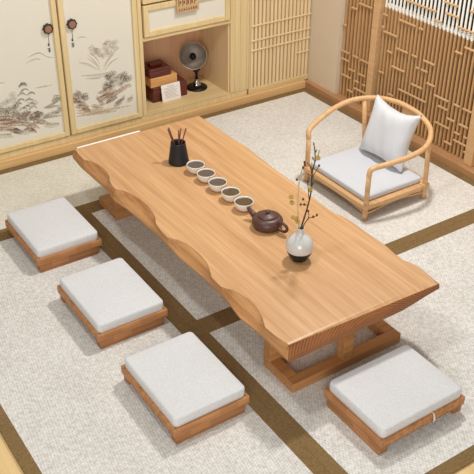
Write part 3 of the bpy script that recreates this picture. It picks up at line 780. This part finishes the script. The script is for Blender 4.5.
# ------------------------------------------------------------------ things on the table
pot = thing('tool_holder', 'black flared cup holding thin wooden tea tools', 'holder', (2.213, 3.935, TZ))
bm = B()
lathe(bm, [(0, 0.0005), (0.058, 0.0005), (0.062, 0.005), (0.0615, 0.014), (0.0445, 0.128), (0.045, 0.135), (0.041, 0.135), (0.0405, 0.12), (0.0405, 0.06), (0, 0.058)], 36)
obj('body', bm, M['black'], pot)
stk = [(-0.02, 0.010, -0.040, 0.030, 0.20), (-0.012, 0.015, -0.032, 0.035, 0.205), (0.008, 0.006, 0.022, 0.006, 0.195), (0.016, -0.006, 0.043, -0.012, 0.20), (0.0, -0.012, 0.012, 0.012, 0.185)]
for i, (a, b_, c, d, z) in enumerate(stk):
    bm = B(); tube(bm, [(a * .6, b_ * .6, 0.064), (a, b_, 0.11), (c * 1.15, d * 1.15, z + .018)], [0.003, 0.0036, 0.0042], 8)
    o = obj('tea_tool', bm, M['stick']); o.location = (2.213, 3.935, TZ)
    tag(o, 'thin brown wooden tea tool standing in the black holder', 'tea tool', 'tea tools')

cup0 = thing('tea_cup', '', 'cup', (0, 0, 0), 0, 'white tea cups in a row')
bm = B()
lathe(bm, [(0, 0.001), (0.024, 0.001), (0.029, 0.002), (0.042, 0.012), (0.050, 0.028), (0.0535, 0.048), (0.0535, 0.053), (0.0505, 0.053), (0.049, 0.047), (0.045, 0.030), (0.033, 0.014), (0, 0.012)], 36)
obj('bowl', bm, M['ceramic'], cup0)
bm = B(); lathe(bm, [(0.0486, 0.0466), (0.0, 0.0468)], 36); obj('tea', bm, M['tea'], cup0)
order = ['white tea cup of dark tea next to the black tool holder, first in the row', 'second white tea cup from the black tool holder', 'middle white tea cup of the row of five', 'fourth white tea cup, second nearest to the teapot', 'white tea cup of dark tea right at the teapot spout']
for i in range(5):
    loc = ((2.236, 3.775), (2.233, 3.655), (2.233, 3.530), (2.235, 3.398), (2.238, 3.272))[i]
    l = (loc[0], loc[1], TZ)
    if i == 0: c = cup0; c.location = l; c['label'] = order[0]
    else: c = dup(cup0, l, 0.6 * i, order[i])

tp = thing('teapot', 'dark brown clay teapot with flat round lid', 'teapot', (2.245, 3.060, TZ), 0)
bm = B()
tp.scale = (1.09, 1.09, 1.06)
lathe(bm, [(0, 0.001), (0.060, 0.001), (0.070, 0.008), (0.077, 0.026), (0.076, 0.042), (0.066, 0.056), (0.050, 0.063), (0.047, 0.063), (0.046, 0.058), (0, 0.057)], 40)
obj('body', bm, M['clay'], tp)
bm = B()
lathe(bm, [(0.0, 0.060), (0.0475, 0.0635), (0.049, 0.066), (0.047, 0.069), (0.030, 0.075), (0.012, 0.078), (0.008, 0.080), (0.008, 0.083), (0.0125, 0.088), (0.011, 0.093), (0.0, 0.095)], 36)
obj('lid', bm, M['clay'], tp)
dx, dy = -0.30, 0.954
bm = B()
pts = catmull([(dx * .062, dy * .062, 0.030), (dx * .085, dy * .085, 0.036), (dx * .105, dy * .105, 0.050), (dx * .122, dy * .122, 0.066)], 5)
tube(bm, pts, [0.019 - 0.0105 * i / (len(pts) - 1) for i in range(len(pts))], 14)
obj('spout', bm, M['clay'], tp)
hx, hy = 0.22, -0.975
bm = B()
pts = catmull([(hx * .066, hy * .066, 0.050), (hx * .090, hy * .090, 0.061), (hx * .118, hy * .118, 0.056), (hx * .126, hy * .126, 0.036), (hx * .110, hy * .110, 0.018), (hx * .088, hy * .088, 0.017), (hx * .070, hy * .070, 0.022)], 6)
tube(bm, pts, 0.0075, 10); obj('handle', bm, M['clay'], tp)

vs = thing('vase', 'small round vase, pale above and black below', 'vase', (2.203, 2.725, TZ))
bm = B()
pr = [(0, .0005, 1), (0.034, .0005, 1), (0.037, .004, 1), (0.050, .022, 1), (0.062, .045, 1), (0.0675, .062, 0), (0.070, .078, 0), (0.0685, .096, 0), (0.060, .116, 0), (0.044, .134, 0), (0.027, .146, 0), (0.0185, .154, 0), (0.0165, .165, 0), (0.018, .180, 0), (0.020, .186, 0), (0.016, .186, 0), (0.0135, .175, 0), (0.013, .12, 0), (0, .118, 0)]
lathe(bm, pr, 44)
obj('body', bm, [M['vase_w'], M['vase_b']], vs)

# branches in the vase; e = camera-side horizontal direction along the wall, all in vase-local metres
er = Vector((0.833, -0.553, 0)); ed = Vector((0.553, 0.833, 0))
def V(a, z, d=0.0):
    a *= .88; z = z if z < .19 else .19 + (z - .19) * .93
    p = er * a + ed * d; return (p.x, p.y, z)
base = (2.203, 2.725, TZ)
def branch(label, main, r0, r1, mat, twigs=(), blossoms=(), buds=(), leaves=()):
    t = thing('blossom_branch', label, 'branch', base)
    bm = B(); P = catmull(main, 5)
    tube(bm, P, [r0 + (r1 - r0) * i / (len(P) - 1) for i in range(len(P))], 7)
    obj('stem', bm, mat, t)
    for tw in twigs:
        bm = B(); P = catmull(tw, 4); tube(bm, P, [0.0022 - .001 * i / len(P) for i in range(len(P))], 6); obj('twig', bm, mat, t)
    R = random.Random(9)
    for c in blossoms:
        bm = B(); c = Vector(c)
        for k in range(6):
            a = 2 * PI * k / 5; off = Vector((math.cos(a), math.sin(a) * .6, math.sin(a) * .8)) * (0.0065 if k < 5 else 0)
            bmesh.ops.create_icosphere(bm, subdivisions=2, radius=0.0066 if k < 5 else 0.005, matrix=Matrix.Translation(c + off))
        obj('blossom', bm, M['blossom'], t, True)
    for c in buds:
        bm = B(); bmesh.ops.create_icosphere(bm, subdivisions=2, radius=0.0055, matrix=Matrix.Translation(Vector(c)) @ Matrix.Diagonal((1, 1, 1.4, 1))); obj('bud', bm, M['bud'], t, True)
    for c, e2 in leaves:
        bm = B(); a = Vector(c); b_ = Vector(e2); d = (b_ - a); s = d.cross(ed).normalized() * d.length * .16; m_ = a + d * .5
        bm.faces.new([bm.verts.new(v) for v in (a, m_ + s + ed * .003, b_, m_ - s + ed * .003)])
        obj('leaf', bm, M['leaf'], t)
    return t
branch('tall dark upright branch with yellow blossoms in the round vase',
       [V(0, .125), V(0.004, .190), V(0.018, .255), V(0.030, .31), V(0.044, .40), V(0.044, .51), V(0.055, .59), V(0.047, .665)], .0046, .0024, M['twig'],
       [[V(0.036, .36), V(0.028, .42), V(0.023, .46)], [V(0.044, .50), V(0.03, .555), V(0.012, .575)], [V(0.044, .43), V(0.062, .475)], [V(0.052, .57), V(0.066, .60), V(0.075, .645)], [V(0.044, .49), V(.062, .52), V(.078, .555)], [V(.032, .325), V(.012, .325), V(-.008, .328)]],
       [V(0.040, .425, -.006), V(0.070, .60), V(0.040, .41, .008)], [V(0.004, .36), V(-.008, .328), V(0.012, .328), V(.023, .463), V(.078, .556)],
       [(V(0.044, .44), V(0.062, .475)), (V(0.046, .52), V(0.03, .56)), (V(0.05, .62), V(0.062, .65)), (V(0.047, .66), V(0.04, .69)), (V(.046, .47), V(.058, .50)), (V(.05, .58), V(.038, .61))])
branch('pale thin branch arching to the left from the round vase',
       [V(-.009, .125, .003), V(-.010, .190, .003), V(-.019, .27, .003), V(-.024, .34), V(-.024, .42), V(-.022, .47), V(-.012, .53), V(.004, .565)], .0034, .0026, M['twig_pale'],
       [[V(-.022, .345), V(-.04, .345), V(-.052, .342)]],
       [V(-.062, .375), V(-.056, .34), V(-.030, .245), V(-.020, .225), V(-.045, .25)], [V(-.036, .475), V(.002, .56), V(-.006, .545), V(0.0, .575)], ())
branch('short dark twig forking to the right from the round vase',
       [V(.010, .125, -.004), V(.0115, .187, -.004), V(.022, .215), V(.042, .245), V(.065, .25), V(.083, .262)], .0028, .0016, M['twig'],
       [[V(.038, .24), V(.040, .265), V(.036, .285)]], (), [V(.085, .265), V(.036, .288), V(.065, .254)], ())

# ------------------------------------------------------------------ things in the niche
NZ = 0.1087
def wbox(label, x0, x1, y0, y1, z, h, m, lidh, knobbed=False):
    t = thing('wooden_box', label, 'box', ((x0 + x1) / 2, (y0 + y1) / 2, z), 0, 'stacked wooden boxes')
    a, b_ = (x1 - x0) / 2, (y1 - y0) / 2
    bm = B(); box(bm, -a, a, -b_, b_, 0.0003, h - lidh - .002, 0.003); obj('body', bm, M[m], t)
    bm = B(); box(bm, -a, a, -b_, b_, h - lidh, h, 0.003)
    box(bm, -a + .002, a - .002, -b_ + .002, b_ - .002, h - lidh - .003, h - lidh + .001)
    obj('lid', bm, M[m], t)
    if knobbed:
        bm = B(); box(bm, -a * .55, a * .55, -b_ * .4, b_ * .4, h + .0003, h + .017, 0.004); obj('lid_handle', bm, M[m], t)
wbox('large dark red wooden box at the bottom of the stack in the niche', 2.785, 3.085, 5.310, 5.54, NZ, 0.118, 'redbox', 0.03)
wbox('tan wooden box in the middle of the stack in the niche', 2.775, 3.005, 5.320, 5.52, NZ + .1185, 0.074, 'tanbox', 0.02)
wbox('small dark red wooden box with a handle, topmost of the stack', 2.770, 2.955, 5.325, 5.49, NZ + .193, 0.068, 'redbox', 0.026, True)
cd = thing('card', 'small white printed card leaning on the bottom dark red box', 'card', (2.932, 5.283, NZ + .0005))
bm = B(); box(bm, -0.083, 0.083, 0, 0.003, 0, 0.132); obj('paper', bm, M['card'], cd)
bm = B()
R = random.Random(2)
box(bm, -.03, .03, -.0006, -.0001, .112, .116)
for i in range(8):
    z = .100 - i * .0105; a = R.uniform(.04, .066)
    box(bm, -a, R.uniform(.03, .066), -.0006, -.0001, z - .0014, z + .0014)
obj('printed_lines', bm, M['ink'], cd)
cd.rotation_euler = (-math.radians(8), 0, math.radians(2))

lp = thing('desk_lamp', 'old grey metal dish lamp on a round black base in the niche', 'lamp', (3.216, 5.385, NZ))
bm = B(); lathe(bm, [(0, .0003), (.082, .0003), (.085, .006), (.082, .014), (.050, .020), (.030, .030), (0, .032)], 40); obj('base', bm, M['lampdark'], lp)
bm = B(); lathe(bm, [(.034, .028), (.030, .045), (.018, .055), (.016, .075), (.0, .078)], 24); obj('collar', bm, M['chrome'], lp)
bm = B(); tube(bm, [(0, 0, .07), (0, 0, .11), (0.004, 0.004, .15), (0, 0.015, .205)], [.013, .010, .016, .012], 12)
tube(bm, [(-.026, 0, .148), (.030, 0, .148)], .009, 10)
obj('stand', bm, M['lampdark'], lp)
# dish faces the room, tilted a little up
dish = B()
lathe(dish, [(0.0, 0.038), (.03, .036), (.07, .022), (.098, .004), (.104, -.006), (.1075, -.006), (.102, .006), (.07, .029), (.03, .044), (0, .047)], 48)
rt = Matrix.Translation((-0.046, -0.03, 0.285)) @ Vector((0.36, 0.74, -0.50)).to_track_quat('Z', 'Y').to_matrix().to_4x4()
bmesh.ops.transform(dish, matrix=rt, verts=dish.verts)
obj('dish', dish, M['dish'], lp)
rim = B(); tube(rim, [(0.106 * math.cos(2 * PI * k / 48), 0.106 * math.sin(2 * PI * k / 48), -.006) for k in range(48)], .0035, 8, closed=True)
bmesh.ops.transform(rim, matrix=rt, verts=rim.verts); obj('rim', rim, M['dishrim'], lp)
hub = B(); lathe(hub, [(0, -.012), (.012, -.012), (.014, -.004), (.014, .01), (.024, .012), (.026, .036), (0, .036)], 28)
bmesh.ops.transform(hub, matrix=rt, verts=hub.verts); obj('hub', hub, M['lampdark'], lp)

# ------------------------------------------------------------------ light
w = bpy.data.worlds.new('World'); scene.world = w; w.use_nodes = True
bg = w.node_tree.nodes['Background']; bg.inputs['Color'].default_value = (1.0, 0.99, 0.98, 1); bg.inputs['Strength'].default_value = 0.31
def area(name, loc, size, power, target, col=(1, 1, 1)):
    l = bpy.data.lights.new(name, 'AREA'); l.shape = 'DISK'; l.size = size; l.energy = power; l.color = col
    o = bpy.data.objects.new(name, l); COL.objects.link(o); o.location = loc
    o.rotation_euler = (Vector(target) - Vector(loc)).to_track_quat('-Z', 'Y').to_euler()
    return o
area('ceiling_lamp', (3.35, 3.5, 3.4), 0.30, 74, (2.2, 3.2, 0), (1, .975, .95))
area('ceiling_lamp', (0.9, 2.8, 3.4), 0.30, 24, (2.2, 3.2, 0), (1, .98, .96))

area('fill_light', (-1.2, -1.4, 2.2), 3.0, 150, (3.2, 4.6, 0.5), (1, .985, .95))  # broad soft fill added behind the camera to brighten upright faces

# ------------------------------------------------------------------ camera
cam = bpy.data.cameras.new('camera'); co = bpy.data.objects.new('camera', cam); COL.objects.link(co)
X = Vector((0.83298322, -0.29839848, 0.46593702)); Y = Vector((-0.55325542, -0.4596781, 0.6946974)); Z = Vector((0.00688439, -0.83645346, -0.54799472))
# rows = world axes in image axes (right, down, forward); camera axes are right, up, back
rm = Matrix(((X[0], -X[1], -X[2]), (Y[0], -Y[1], -Y[2]), (Z[0], -Z[1], -Z[2])))
co.matrix_world = Matrix.Translation((0, 0, 2.8)) @ rm.to_4x4()
cam.sensor_width = 36; cam.lens = 846.31 / 474 * 36
cam.clip_start = 0.05
scene.camera = co
scene.cycles.transparent_max_bounces = 64
scene.view_settings.view_transform = 'Standard'; scene.view_settings.look = 'None'
scene.view_settings.gamma = 1; scene.view_settings.exposure = 0.06
scene.view_settings.use_curve_mapping = False
